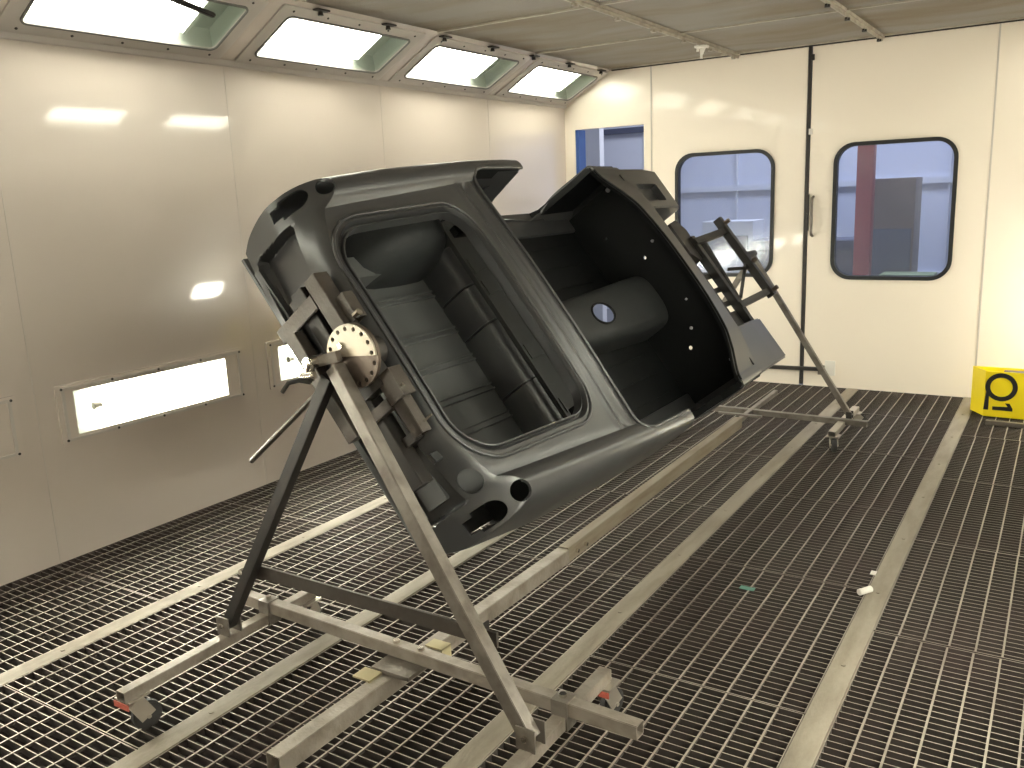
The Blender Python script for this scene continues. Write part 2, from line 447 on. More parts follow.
for k, c in enumerate(TOPS):
    lamp_top(c, XL, 1, 'glazed strip lamp in the slope above the left wall, ' + names[k], 'sloping lamps above the left wall')
    lamp_top(c, XR, -1, 'glazed strip lamp in the slope above the right wall, ' + names[k].replace('crossed by dark trunking', 'fourth from the doors'), 'sloping lamps above the right wall')
low_l = ['low wall lamp behind the camera on the left wall', 'low wall lamp beside the camera on the left wall', 'low recessed wall lamp cut off by the left edge of the picture',
         'long low recessed lamp shining white in the left wall', 'low recessed wall lamp seen behind the tail end of the car shell',
         'low wall lamp hidden behind the middle of the car shell', 'low wall lamp hidden behind the front of the car shell']
for k, c in enumerate(TOPS):
    lamp_low(c, XL, 1, low_l[k], 'low lamps in the left wall')
    if k in (2, 3, 6): lamp_low(c, XR, -1, 'low recessed lamp in the right wall, ' + ['', '', 'nearest the camera', 'level with the tail of the car shell', '', '', 'nearest the doors'][k], 'low lamps in the right wall')
    else:
        bm = bmesh.new(); box(bm, (XR-.004, c-.48, .57), (XR-.0005, c+.44, .81)); fin('cover_plate', bm, M['wall'], wr)
# clips along the top of the left slope
for k in range(9):
    y = 3.1 + .55*k
    if y > 7: break
    x, z = XL+CHX-.02, ZC-.012
    t = thing('lamp_clip', 'small dark spring clip on the ceiling edge, ' + ['above the nearest lamp', 'between nearest and second lamp', 'above the second lamp', 'past the end of the second lamp',
              'above the middle of the third lamp', 'past the third lamp', 'above the farthest lamp', 'in the far corner'][min(k, 7)], 'clip', (x, y, z), 'clips along the edge of the ceiling')
    bm = bmesh.new(); box(bm, (-.03, -.045, -.014), (.03, .045, -.004), .003); fin('bracket', bm, M['steeldark'], t, smooth=40)
    bm = bmesh.new(); cyl(bm, (0, 0, -.014), (0, 0, -.034), .012, .016, n=10); fin('knob', bm, M['steeldark'], t, smooth=40)
# dark cable end hanging across the first lamp
bm = bmesh.new(); beam(bm, (-3.36, 2.45, 2.53), (-3.50, 2.98, 2.49), .028, .022, bev=.006)
tag(fin('cable_trunking', bm, M['steeldark'], smooth=40), 'dark grey trunking end reaching over the nearest sloping lamp', 'trunking')

# far wall: doors, doorway -----------------------------------------
DX0, DX1, DX2 = -3.07, -1.775, -.520
OP = (-3.80, -3.14, 0, 2.15)
TW = .06
def fw_(a, b): return (a, YF, b)
bm = bmesh.new()
holed(bm, XL, DX0, 0, ZH, [OP], fw_)
quad(bm, [(XL, YF, ZH), (DX0, YF, ZH), (DX0, YF, ZC), (XL+CHX, YF, ZC)])
holed(bm, DX2, XR-CHX, 0, ZC, [], fw_)
holed(bm, XR-CHX, XR, 0, ZH, [], fw_); bm.faces.new([bm.verts.new(p) for p in ((XR-CHX, YF, ZH), (XR, YF, ZH), (XR-CHX, YF, ZC))])
# reveal of the doorway
for a, b in (((OP[0], 0), (OP[0], OP[3])), ((OP[0], OP[3]), (OP[1], OP[3])), ((OP[1], OP[3]), (OP[1], 0))):
    quad(bm, [(a[0], YF, a[1]), (b[0], YF, b[1]), (b[0], YF+TW, b[1]), (a[0], YF+TW, a[1])])
wf = struct(fin('wall_far', bm, M['farwall'], recalc=False))
bm = bmesh.new()   # outside skin so the workshop sees a wall too
holed(bm, XL-1.4, XR+1.4, 0, 3.6, [(OP[0], OP[1], 0, OP[3]), (DX0, DX2, 0, ZC)], lambda a, b: (a, YF+TW, b)); fin('outer_skin', bm, M['shopwhite'], wf)
def leaf(nm, x0, x1, wx0, wx1, z0, z1, lab):
    r = D.objects.new(nm, None); COL.objects.link(r); r.location = ((x0+x1)/2, YF, 0); struct(r)
    ox = r.location.x
    fn = lambda a, b, t: (a-ox, t, b)
    out = rrect(x0+.006, x1-.006, .0, ZC-.006, .004); inn = rrect(wx0, wx1, z0, z1, .13)
    bm = bmesh.new(); ring_plate(bm, out, inn, fn, .045, 0); fin('door_panel', bm, M['farwall'], r, smooth=30)
    bm = bmesh.new(); ring_plate(bm, rrect(wx0-.022, wx1+.022, z0-.022, z1+.022, .15), rrect(wx0+.006, wx1-.006, z0+.006, z1-.006, .125), fn, .05, -.012)
    fin('window_seal', bm, M['rubber'], r, smooth=30)
    bm = bmesh.new(); prism(bm, rrect(wx0, wx1, z0, z1, .13), fn, .018, .024); fin('glass_pane', bm, M['doorglass'], r)
    return r
d1 = leaf('door_1', DX0, DX1-.010, -2.835, -2.045, .895, 1.865, '')
d2 = leaf('door_2', DX1+.012, DX2, -1.555, -.745, .885, 1.870, '')
# edge profile, handle and latch of the right leaf
ox = d2.location.x
bm = bmesh.new(); box(bm, (DX1-ox-.011, -.006, .01), (DX1-ox+.013, .04, ZC-.004)); fin('edge_profile', bm, M['steeldark'], d2)
bm = bmesh.new(); sweep(bm, [(DX1+.055-ox, -.004, 1.20), (DX1+.055-ox, -.04, 1.21), (DX1+.055-ox, -.05, 1.24), (DX1+.055-ox, -.05, 1.46), (DX1+.055-ox, -.04, 1.49), (DX1+.055-ox, -.004, 1.50)], circ(.011, 10), upv=Vector((1, 0, 0)))
fin('handle', bm, M['steel'], d2, smooth=60)
bm = bmesh.new(); box(bm, (DX1+.004-ox, -.022, 1.24), (DX1+.026-ox, -.004, 1.52), .003); cyl(bm, (DX1+.015-ox, -.02, 1.36), (DX1+.015-ox, -.045, 1.36), .014, n=12)
fin('latch', bm, M['steeldark'], d2, smooth=40)
for z in (2.53, 1.99):
    bm = bmesh.new(); box(bm, (DX1+.008-ox, -.018, z-.022), (DX1+.034-ox, -.002, z+.022), .003); fin('hinge_block', bm, M['steeldark'] if z > 2.2 else M['white'], d2, smooth=40)
ox = d1.location.x
bm = bmesh.new(); beam(bm, (-2.10-ox, -.022, .135), (-1.62-ox, -.022, .145), .024, .03, bev=.003); fin('floor_bolt', bm, M['steeldark'], d1, smooth=40)
ox = d2.location.x
bm = bmesh.new(); box(bm, (-1.64-ox, -.03, .10), (-1.59-ox, -.0005, .175), .005); fin('bolt_plate', bm, M['steel'], d2, smooth=40)
bm = bmesh.new(); box(bm, (-1.59-ox, -.012, .095), (-1.51-ox, -.0005, .215), .004); fin('tape_patch', bm, M['white'], d2, smooth=40)
# panel joint on the right of the doors and on the left
for x in (DX2, DX0):
    bm = bmesh.new(); box(bm, (x-.005, YF-.004, 0), (x+.005, YF+.01, ZC)); fin('panel_joint', bm, M['seal'], wf)
# head trim above doors
bm = bmesh.new(); box(bm, (XL+CHX, YF-.008, ZC-.012), (XR-CHX, YF+.04, ZC+.02)); struct(fin('trim_5', bm, M['steeldark']))
# blue framed doorway
bm = bmesh.new(); box(bm, (OP[0], YF+.01, 0), (OP[0]+.03, YF+.14, OP[3])); box(bm, (OP[1]-.012, YF+.03, 0), (OP[1], YF+.12, OP[3]))
struct(fin('door_3', bm, M['blue']))

# workshop beyond
bm = bmesh.new(); quad(bm, [(-6.5, YF+TW, -.001), (3, YF+TW, -.001), (3, 12, -.001), (-6.5, 12, -.001)]); struct(fin('floor.001', bm, M['shopfloor']))
bm = bmesh.new(); box(bm, (-9.5, 11.0, 0), (3, 11.1, 4.6)); box(bm, (-9.5, 7.2, 0), (-9.4, 11, 4.6)); box(bm, (2.9, 7.2, 0), (3, 11, 4.6)); ws = struct(fin('wall_workshop', bm, M['shopwall']))
for z in (.5, 1.55, 2.35, 3.1):
    bm = bmesh.new(); box(bm, (-9.4, 10.95, z), (2.9, 10.999, z+.07)); fin('wall_rail', bm, M['shopdark'] if z > 2.3 else M['shopwhite'], ws)
for x in (-8.2, -7.0, -5.9, -4.8, -3.6, -2.5, -1.2):
    bm = bmesh.new(); box(bm, (x, 10.96, 0), (x+.02, 11.0, 4.5)); fin('panel_joint', bm, M['shopwhite'], ws)
bm = bmesh.new(); box(bm, (-9.5, 7.2, 4.6), (3, 11.1, 4.7)); struct(fin('ceiling.001', bm, M['shopwhite']))
bm = bmesh.new(); box(bm, (-4.95, 8.4, 0), (-4.20, 8.5, 4.5)); struct(fin('trim_6', bm, M['shopwhite']))
def shopthing(name, label, cat, parts):
    t = thing(name, label, cat, parts[0][4] if len(parts[0]) > 4 else (0, 0, 0))
    for nm, m, lo, hi in [p[:4] for p in parts]:
        bm = bmesh.new(); box(bm, lo, hi, .01); fin(nm, bm, M[m], t, smooth=40)
    return t
shopthing('steel_post', 'red painted steel post seen blurred through the right door window', 'post',
          [('post', 'redpost', (-.07, -.07, 0), (.07, .07, 4.5), (-1.62, 8.6, 0)), ('foot', 'redpost', (-.12, -.12, 0), (.12, .12, .05))])
shopthing('tool_locker', 'brown locker behind the red post, seen through the right door window', 'locker',
          [('body', 'brownpaint', (-.19, -.2, 0), (.19, .2, 1.62), (-1.45, 9.25, 0)), ('door', 'shopdark', (-.17, -.215, .05), (.17, -.2, 1.15))])
shopthing('work_bench', 'dark blue work bench low behind the right door window', 'bench',
          [('top', 'shopdark', (-.55, -.3, .95), (.55, .3, 1.05), (-2.25, 9.3, 0)), ('cabinet', 'shopdark', (-.5, -.25, 0), (.5, .25, .95))])
shopthing('wall_cabinet', 'dark blue cabinet at the right side of the right door window', 'cabinet',
          [('body', 'shopdark', (-.1, -.15, 0), (.2, .15, 1.62), (-.72, 9.0, 0)), ('panel', 'shopwhite', (-.1, -.165, .9), (.1, -.15, 1.35))])
shopthing('storage_crate', 'pale green crate at the foot of the brown locker', 'crate',
          [('crate_body', 'greenbox', (-.22, -.15, .0), (.22, .15, .72), (-1.26, 8.85, 0)), ('lid', 'greenbox', (-.23, -.16, .72), (.23, .16, .75))])
shopthing('machine_cabinet', 'grey machine cabinet blurred in the right half of the left door window', 'cabinet',
          [('body', 'shopwhite', (-.3, -.2, 0), (.25, .2, 1.25), (-3.05, 9.3, 0)), ('panel', 'shopdark', (-.25, -.215, .95), (.2, -.2, 1.1))])

# ------------------------------------------------------------------ car shell
AX, AZ, PHI = -1.738, 1.174, R_(53)
EU, EV, EW = Vector((0, 1, 0)), Vector((-math.cos(PHI), 0, math.sin(PHI))), Vector((math.sin(PHI), 0, math.cos(PHI)))
CM = Matrix(((EU.x, EV.x, EW.x, AX), (EU.y, EV.y, EW.y, 0), (EU.z, EV.z, EW.z, AZ), (0, 0, 0, 1)))
car = thing('car_body_shell', 'bare dark grey roadster body shell tilted on its side on a rotating stand', 'car body', mw=CM)
T_HW = [(1.95, .642), (2.05, .655), (2.3, .680), (2.8, .705), (3.2, .718), (3.5, .714), (4.1, .700), (4.5, .69)]
T_D = [(1.95, .000), (2.05, .010), (2.3, .024), (2.85, .040), (3.1, .045), (4.2, .058), (4.5, .058)]
T_VC = [(1.95, .505), (2.15, .525), (2.55, .560), (2.9, .590), (3.2, .610), (3.5, .63), (4.5, .63)]
T_WC = [(1.95, .008), (2.15, .014), (2.55, .030), (2.9, .046), (3.3, .050), (4.1, .035), (4.5, .03)]
def utail(v, w_):
    """rear outline of the body: how far back the tail reaches at (v, w)"""
    a = abs(v)
    base = 1.975 + .045*max(0, a/.66)**3
    lamp = sstep(.30, .62, a)
    sm = lambda tab: sum(interp(tab, w_+d) for d in (-.016, -.008, 0, .008, .016))/5
    slant = sm([(-.42, .035), (-.34, .025), (-.15, .035), (-.08, .060), (0, .122), (.06, .175), (.1, .21)])
    mid = sm([(-.42, .03), (-.30, .020), (-.10, .004), (-.05, .006), (-.02, .012), (0, .020), (.03, .035)])
    rec = .045*(1-sstep(.518, .532, a))*sstep(-.300, -.290, w_)*(1-sstep(-.12, -.09, w_))
    return base + lerp(mid, slant, lamp) + rec
def half(u):
    hw, d, vc, wc = interp(T_HW, u), interp(T_D, u), interp(T_VC, u), interp(T_WC, u)
    cr = .014
    seg1 = [(0, d+cr), (.15, d+cr*.95), (.30, d+cr*.7), (.42, d+cr*.35), (vc-.035, lerp(d, wc, .9)-.002), (vc, wc)]
    q = hw-vc
    lo = sstep(2.1, 2.5, u)
    cb = interp([(1.95, .036), (2.2, .036), (2.6, .030), (3.0, .018), (3.4, .004), (4.5, 0)], u)
    seg2 = [(vc, wc), (vc+.22*q, wc+cb*.75), (vc+.52*q, wc+cb), (vc+.82*q, wc+cb*.55-.012), (hw-.006, wc-.055), (hw, -.14), (hw-.004, lerp(-.21, -.24, lo)), (hw-.026, lerp(-.28, -.32, lo)), (hw-.06, lerp(-.325, -.375, lo))]
    def cr_(P, n):
        out = []; m = len(P)-1
        for k in range(n+1):
            t = k/n*m; i = min(int(t), m-1); f = t-i
            p0 = P[max(i-1, 0)]; p1 = P[i]; p2 = P[i+1]; p3 = P[min(i+2, m)]
            out.append(tuple(.5*((2*p1[j]) + (-p0[j]+p2[j])*f + (2*p0[j]-5*p1[j]+4*p2[j]-p3[j])*f*f + (-p0[j]+3*p1[j]-3*p2[j]+p3[j])*f**3) for j in (0, 1)))
        return out
    return cr_(seg1, 30) + cr_(seg2, 56)[1:]
UF = 4.45
def ridge(u, v):
    """raised beads of the hood rail across the body behind the cockpit"""
    g = lambda c, s, h: h*math.exp(-((u-c)/s)**2)
    k = 1-sstep(.55, .59, abs(v))
    return k*(g(2.850, .009, .010) + g(2.895, .010, -.012) + g(2.935, .010, .010))
bm = bmesh.new()
NS = 100
rows = []
us = [.29*i/30 for i in range(30)] + [.29 + .13*i/56 for i in range(56)] + [.42 + .58*i/46 for i in range(47)]
for t in us:
    row = []
    hs = None
    pts = []
    H0 = half(lerp(2.0, UF, t))
    full = [(-v, w_) for v, w_ in H0[::-1]][:-1] + H0
    for (v, w_) in full:
        u0 = utail(v, w_) + .006
        u = lerp(u0, UF, t)
        pts.append((u, v, w_ + ridge(u, v)))
    rows.append([bm.verts.new(p) for p in pts])
for A, B in zip(rows, rows[1:]):
    for k in range(len(A)-1): bm.faces.new((A[k], A[k+1], B[k+1], B[k]))
# close the tail
ring0 = [v.co.copy() for v in rows[0]]
NH = 86; J = 30 + 26; mid_ = NH           # ring index of the centre, and of the upper outer corner from it
WB = ring0[0].z; R0 = rows[0]
side_ = [ring0[mid_+k] for k in range(J, NH+1)]   # outer corner down to the bottom
wJ, vJ = side_[0].z, side_[0].y
grid = []
for k in range(-J, J+1):
    top = ring0[mid_+k]; colm = []
    for i, sp in enumerate(side_):
        if i == 0: colm.append(R0[mid_+k]); continue
        if abs(k) == J: colm.append(R0[mid_ + (1 if k > 0 else -1)*(J+i)]); continue
        t = (wJ - sp.z)/(wJ - WB)
        v = top.y*sp.y/vJ; w_ = lerp(top.z, WB, t)
        colm.append(bm.verts.new((utail(v, w_) + (.002 if i == 1 else 0), v, w_)))
    grid.append(colm)
for A, B in zip(grid, grid[1:]):
    for i in range(len(A)-1): bm.faces.new((A[i], A[i+1], B[i+1], B[i]))
bmesh.ops.recalc_face_normals(bm, faces=bm.faces)
if sum(f.normal.z for f in bm.faces if f.calc_center_median().z > 0) < 0: bmesh.ops.reverse_faces(bm, faces=bm.faces)
skin = fin('body_skin', bm, M['body'], car, smooth=40, recalc=False)
UW = lambda a, b, t: (a, b, t)          # outline in (u, v), extruded along w
VW = lambda a, b, t: (t, a, b)          # outline in (v, w), extruded along u
UWs = lambda a, b, t: (a, t, b)         # outline in (u, w), extruded along v
BOOT = [(u, v*(1 if u > 2.5 else 1)) for u, v in rrect(2.045, 2.768, -.472, .472, (.11, .17, .17, .11), 10)]
BOOT = [(u, v*lerp(.94, 1, sstep(2.0, 2.8, u))) for u, v in BOOT]
BOOT = [(u + .025*(1-(v/.46)**2)*(-1 if u < 2.3 else 1), v) for u, v in BOOT]
cutters = []
b1 = bmesh.new(); prism(b1, BOOT, UW, -.12, .3); cutters.append(b1)
COCK = [(2.975, -.56), (2.984, -.600), (3.006, -.624), (3.05, -.635), (3.42, -.645), (4.13, -.650)]
COCK += [(4.335 - .17*(abs(v)/.6)**3, v) for v in [-.60 + .1*k for k in range(13)]]
COCK += [(4.13, .650), (3.42, .645), (3.05, .635), (3.006, .624), (2.984, .600), (2.975, .56)]
b2 = bmesh.new(); prism(b2, COCK, UW, -.9, .3); cutters.append(b2)
for s in (-1, 1):
    b = bmesh.new(); prism(b, [(3.395, .2), (3.415, -.15), (3.465, -.28), (3.55, -.345), (4.00, -.365), (4.09, -.33), (4.13, -.1), (4.13, .2)], UWs, s*.45, s*.9); cutters.append(b)
    # wheel arch
    b = bmesh.new(); prism(b, [(2.72 + .30*math.cos(a), -.50 + .30*math.sin(a)) for a in [2*PI*k/40 for k in range(40)]], UWs, s*.5, s*.9); cutters.append(b)
    # lamp openings in the tail
    ax = Vector((.74, 0, -.67)); b = bmesh.new(); q = Vector((2.165, s*.588, .010)); cyl(b, q - ax*.12, q + ax*.04, .034, n=28); cutters.append(b)
    b = bmesh.new()
    pl = [(s*(.597 + .036*math.cos(a)), -.060 + .036*math.sin(a)) for a in [PI*k/12 for k in range(13)]] + [(s*(.597-.036), -.115), (s*(.597-.022), -.115), (s*(.597-.022), -.155), (s*(.597+.024), -.155), (s*(.597+.024), -.12), (s*(.597+.036), -.115)]
    prism(b, pl, VW, 1.8, 2.20); cutters.append(b)
# fuel filler hole, plate slots
ax = Vector((.93, -.1, -.36)).normalized(); b = bmesh.new(); q = Vector((2.055, -.484, -.045)); cyl(b, q - ax*.15, q + ax*.05, .038, n=32); cutters.append(b)
b = bmesh.new(); prism(b, [(-.382, -.105), (-.345, -.105), (-.355, -.045), (-.385, -.045)], VW, 1.8, 2.12); cutters.append(b)
cut(skin, cutters, solid=.010, offset=-1, smooth=32)
tag(skin)

def dk(u, v):
    """height of the deck at (u, v)"""
    H0 = half(u); a = abs(v)
    for (v0, w0), (v1, w1) in zip(H0, H0[1:]):
        if v0 <= a <= v1 and v1 > v0: return lerp(w0, w1, (a-v0)/(v1-v0)) + ridge(u, v)
    return 0
def offset_loop(L, d):
    n = len(L); out = []
    for i in range(n):
        a, b = L[i-1], L[(i+1) % n]; tx, ty = b[0]-a[0], b[1]-a[1]; l = math.hypot(tx, ty) or 1
        out.append((L[i][0] + ty/l*d, L[i][1] - tx/l*d))
    return out
def dense(L, step=.02, closed=True):
    out = []; n = len(L)
    for i in range(n if closed else n-1):
        a, b = L[i], L[(i+1) % n]; k = max(1, int(math.hypot(b[0]-a[0], b[1]-a[1])/step))
        for j in range(k): out.append((lerp(a[0], b[0], j/k), lerp(a[1], b[1], j/k)))
    if not closed: out.append(L[-1])
    return out
BL = dense(BOOT)
# boot rim: raised bead outside, dropped gutter and inner flange
bm = bmesh.new()
sweep(bm, [(u, v, dk(u, v)+.000) for u, v in offset_loop(BL, .022)], circ(.006, 8), closed=True)
fin('boot_rim_bead', bm, M['body'], car, smooth=60)
bm = bmesh.new(); n = len(BL)
prof = [(.002, .003), (-.003, -.010), (-.006, -.022), (-.015, -.024), (-.017, -.006), (-.021, -.004), (-.023, -.022), (-.025, -.040)]
loops = [[bm.verts.new((u, v, dk(*q)+h)) for (u, v), q in zip(offset_loop(BL, off), BL)] for off, h in prof]
for A, B in zip(loops, loops[1:]):
    for i in range(n): bm.faces.new((A[i], A[(i+1) % n], B[(i+1) % n], B[i]))
fin('boot_gutter', bm, M['body'], car, smooth=50)
# cockpit edge: rolled flange behind the seats and round to the door posts
CL = dense([(3.395, -.645), (3.05, -.635), (3.006, -.624), (2.984, -.600), (2.975, -.56), (2.975, .56), (2.984, .600), (3.006, .624), (3.05, .635), (3.395, .645)], .02, False)
bm = bmesh.new(); sweep(bm, [(u, v, dk(u, v)+.002) for u, v in CL], circ(.0075, 10)); fin('cockpit_rolled_edge', bm, M['body'], car, smooth=60)
bm = bmesh.new(); A = [bm.verts.new((u, v, dk(u, v))) for u, v in CL]; B = [bm.verts.new((u + (.0 if abs(v) > .59 else -.0), v, dk(u, v)-.07)) for u, v in CL]
for i in range(len(A)-1): bm.faces.new((A[i], A[i+1], B[i+1], B[i]))
fin('cockpit_flange', bm, M['bodyshade'], car, smooth=50)
# scuttle: underside lip and dash
SCL = dense([(4.13, -.650)] + [(4.335 - .17*(abs(v)/.6)**3, v) for v in [-.60 + .1*k for k in range(13)]] + [(4.13, .650)], .03, False)
bm = bmesh.new(); A = [bm.verts.new((u-.001, v, dk(u, v))) for u, v in SCL]; B = [bm.verts.new((u+.006, v, dk(u, v)-.03)) for u, v in SCL]; C2 = [bm.verts.new((u+.05, v, dk(u, v)-.035)) for u, v in SCL]
D2 = [bm.verts.new((u+.055, v, -.13)) for u, v in SCL]
for P, Q in ((A, B), (B, C2)):
    for i in range(len(P)-1): bm.faces.new((P[i], P[i+1], Q[i+1], Q[i]))
fin('dash_panel', bm, M['bodyshade'], car, smooth=50)
bm = bmesh.new(); sweep(bm, [(u, v, dk(u, v)+.001) for u, v in SCL], circ(.006, 8)); fin('scuttle_edge', bm, M['bodyshade'], car, smooth=60)

# boot floor with paired ribs
bm = bmesh.new(); box(bm, (2.06, -.60, -.387), (2.96, .60, -.375))
for v in (.33, .15, .015, -.13, -.265, .42):
    for k in ((-.012, .012) if v != .42 else (0,)):
        beam(bm, (2.16, v+k, -.371), (2.90, v+k, -.371), .008, .020, bev=.002)
    if v != .42: box(bm, (2.18, v-.012, -.376), (2.88, v+.012, -.3705))
fin('boot_floor', bm, M['bodylit'], car, smooth=40)
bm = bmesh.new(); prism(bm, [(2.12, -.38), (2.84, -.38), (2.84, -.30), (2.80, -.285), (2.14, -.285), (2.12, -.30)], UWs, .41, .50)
fin('side_member', bm, M['bodylit'], car, smooth=40)
bm = bmesh.new(); prism(bm, [(2.12, -.38), (2.84, -.38), (2.84, -.30), (2.80, -.285), (2.14, -.285), (2.12, -.30)], UWs, -.50, -.41); fin('side_member', bm, M['bodylit'], car, smooth=40)
# fuel tank like hump across the boot
bm = bmesh.new(); pr = [(2.90, -.38), (2.885, -.35), (2.88, -.26), (2.89, -.22), (2.915, -.20), (2.935, -.198), (2.935, -.38)]
for v0, v1 in ((-.46, -.21), (-.205, .075), (.08, .25), (.255, .44)):
    b0 = len(bm.verts); prism(bm, pr, UWs, v0, v1)
es = [e for e in bm.edges if abs(e.verts[0].co.y - e.verts[1].co.y) < 1e-6 and e.verts[0].co.x < 2.93 and e.verts[1].co.x < 2.93]
bmesh.ops.bevel(bm, geom=es, offset=.004, segments=2, affect='EDGES')
fin('boot_bulkhead', bm, M['body'], car, smooth=50)
# shelf panel between bulkhead and cockpit
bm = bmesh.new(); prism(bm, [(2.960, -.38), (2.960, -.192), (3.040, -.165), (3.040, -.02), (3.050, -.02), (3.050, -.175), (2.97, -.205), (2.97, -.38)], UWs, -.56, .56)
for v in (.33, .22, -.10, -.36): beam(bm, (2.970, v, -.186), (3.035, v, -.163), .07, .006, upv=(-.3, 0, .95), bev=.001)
sh = fin('rear_shelf', bm, M['bodylit'], car, smooth=40)
for v in (-.425, .42):
    bm = bmesh.new(); box(bm, (2.80, v-.02, -.075), (2.88, v+.02, -.045), .003); fin('hinge_bracket', bm, M['bodyshade'], car, smooth=40)
# wheel houses
for s in (-1, 1):
    bm = bmesh.new(); N = 28; prevr = None
    for (vv, rr) in ((.66, .27), (.50, .27), (.45, .255), (.415, .215), (.40, .14), (.395, .0001)):
        rg = [bm.verts.new((2.72 + rr*math.cos(PI*k/N), s*vv, -.40 + rr*1.2*math.sin(PI*k/N))) for k in range(N+1)]
        if prevr:
            for k in range(N): bm.faces.new((prevr[k], prevr[k+1], rg[k+1], rg[k]))
        prevr = rg
    bmesh.ops.remove_doubles(bm, verts=bm.verts, dist=1e-4)
    w_ = fin('wheel_house', bm, M['tunnel'], car, smooth=60)
    # inner rear quarter, door post, sill, front post
    bm = bmesh.new(); prism(bm, [(3.00, .03), (3.39, .035), (3.412, -.15), (3.462, -.28), (3.54, -.345), (3.54, -.38), (3.00, -.38)], UWs, s*.640, s*.648)
    qp = fin('inner_quarter_panel', bm, M['body'], car)
    c1 = bmesh.new(); prism(c1, [(3.03, .015), (3.13, .018), (3.09, -.035)], UWs, s*.5, s*.7)
    c2 = bmesh.new(); prism(c2, [(3.15, -.085), (3.27, -.06), (3.255, -.15)], UWs, s*.5, s*.7)
    cut(qp, [c1, c2], smooth=30)
    bm = bmesh.new(); path = [(3.393, .030), (3.413, -.15), (3.463, -.28), (3.545, -.345)]
    for (a, b), (c, d) in zip(path, path[1:]):
        quad(bm, [(a, s*.64, b), (c, s*.64, d), (c, s*.708, d), (a, s*.708, b)])
    fin('door_post', bm, M['body'], car, smooth=60)
    bm = bmesh.new(); box(bm, (3.05, min(s*.55, s*.695), -.44), (4.42, max(s*.55, s*.695), -.362), .012); fin('sill', bm, M['body'], car, smooth=50)
    bm = bmesh.new(); prism(bm, [(4.13, .02), (4.42, .02), (4.42, -.37), (4.02, -.37), (4.09, -.33), (4.128, -.10)], UWs, s*.655, s*.688); fin('front_post', bm, M['bodyshade'], car)
    # box sections ahead of the bulkhead
    bm = bmesh.new(); prism(bm, [(4.432, .021), (4.80, .014), (5.00, .004), (5.03, -.03), (5.00, -.30), (4.44, -.38)], UWs, s*.40, s*.675)
    bmesh.ops.bevel(bm, geom=list(bm.edges), offset=.010, segments=2, affect='EDGES')
    fb = fin('front_box_section', bm, M['body'], car, smooth=40)
    c1 = bmesh.new(); prism(c1, rrect(4.56, 4.86, .45, .57, .02, 4), lambda a, b, t: (a, s*b, t), -.03, .2)
    cut(fb, [c1] if s > 0 else [], smooth=30)
# bulkhead in front of the cockpit with small holes
bm = bmesh.new(); box(bm, (4.40, -.62, -.38), (4.41, .62, .035)); fwl = fin('firewall', bm, M['bodyshade'], car)
cs = []
for v, w_, r in ((.18, -.12, .010), (-.36, -.20, .012), (.40, -.24, .008), (.05, -.22, .010)):
    b = bmesh.new(); cyl(b, (4.3, v, w_), (4.5, v, w_), r, n=12); cs.append(b)
cut(fwl, cs, smooth=30)
for v, w_, r in ((.60, -.069, .015), (.224, -.029, .009), (-.136, -.061, .007), (-.276, -.131, .009), (-.531, -.048, .012)):
    bm = bmesh.new(); cyl(bm, (4.402, v, w_), (4.392, v, w_), r, r*.8, n=16, bev=.001); fin('light_spot', bm, M['lightspot'], car, smooth=40)  # pale discs drawn in place of light showing through holes
# cockpit floor, heel board, tunnel with gear lever opening
bm = bmesh.new(); box(bm, (3.06, -.60, -.392), (4.40, -.14, -.380)); box(bm, (3.06, .14, -.392), (4.40, .60, -.380))
for s in (-1, 1):
    for k in range(3): beam(bm, (3.3, s*(.24+.12*k), -.378), (4.25, s*(.24+.12*k), -.378), .03, .01, bev=.003)
fin('cockpit_floor', bm, M['bodyshade'], car, smooth=40)
bm = bmesh.new(); box(bm, (3.055, -.60, -.38), (3.062, .60, -.02)); box(bm, (3.065, -.60, -.22), (3.16, .60, -.20)); box(bm, (3.15, -.60, -.38), (3.16, .60, -.20)); fin('heel_board', bm, M['bodyshade'], car)
bm = bmesh.new(); tp = []
N = 16
for i in range(15):
    u = lerp(3.14, 4.40, i/14); k = sstep(3.3, 4.4, u)
    hwv = lerp(.125, .165, k); top = -.205 + .03*sstep(3.9, 4.4, u) + .012*math.exp(-((u-3.74)/.2)**2)
    ring = []
    for j in range(N+1):
        a = PI*j/N; x = -math.cos(a); y = math.sin(a)**.32
        ring.append(bm.verts.new((u, (abs(x)**.75)*(1 if x > 0 else -1)*hwv - .02, lerp(-.385, top, y))))
    tp.append(ring)
for A, B in zip(tp, tp[1:]):
    for k in range(N): bm.faces.new((A[k], A[k+1], B[k+1], B[k]))
tn = fin('transmission_tunnel', bm, M['tunnel'], car, smooth=40)
b = bmesh.new(); prism(b, [(3.76 + .10*math.cos(a), -.030 + .055*math.sin(a)) for a in [2*PI*k/28 for k in range(28)]], UW, -.5, 0)
cut(tn, [b], solid=.004, smooth=40)
bm = bmesh.new(); sweep(bm, [(3.76 + .103*math.cos(a), -.030 + .058*math.sin(a), -.194) for a in [2*PI*k/28 for k in range(28)]], circ(.006, 8), closed=True); fin('gear_opening_rim', bm, M['bodyshade'], car, smooth=60)
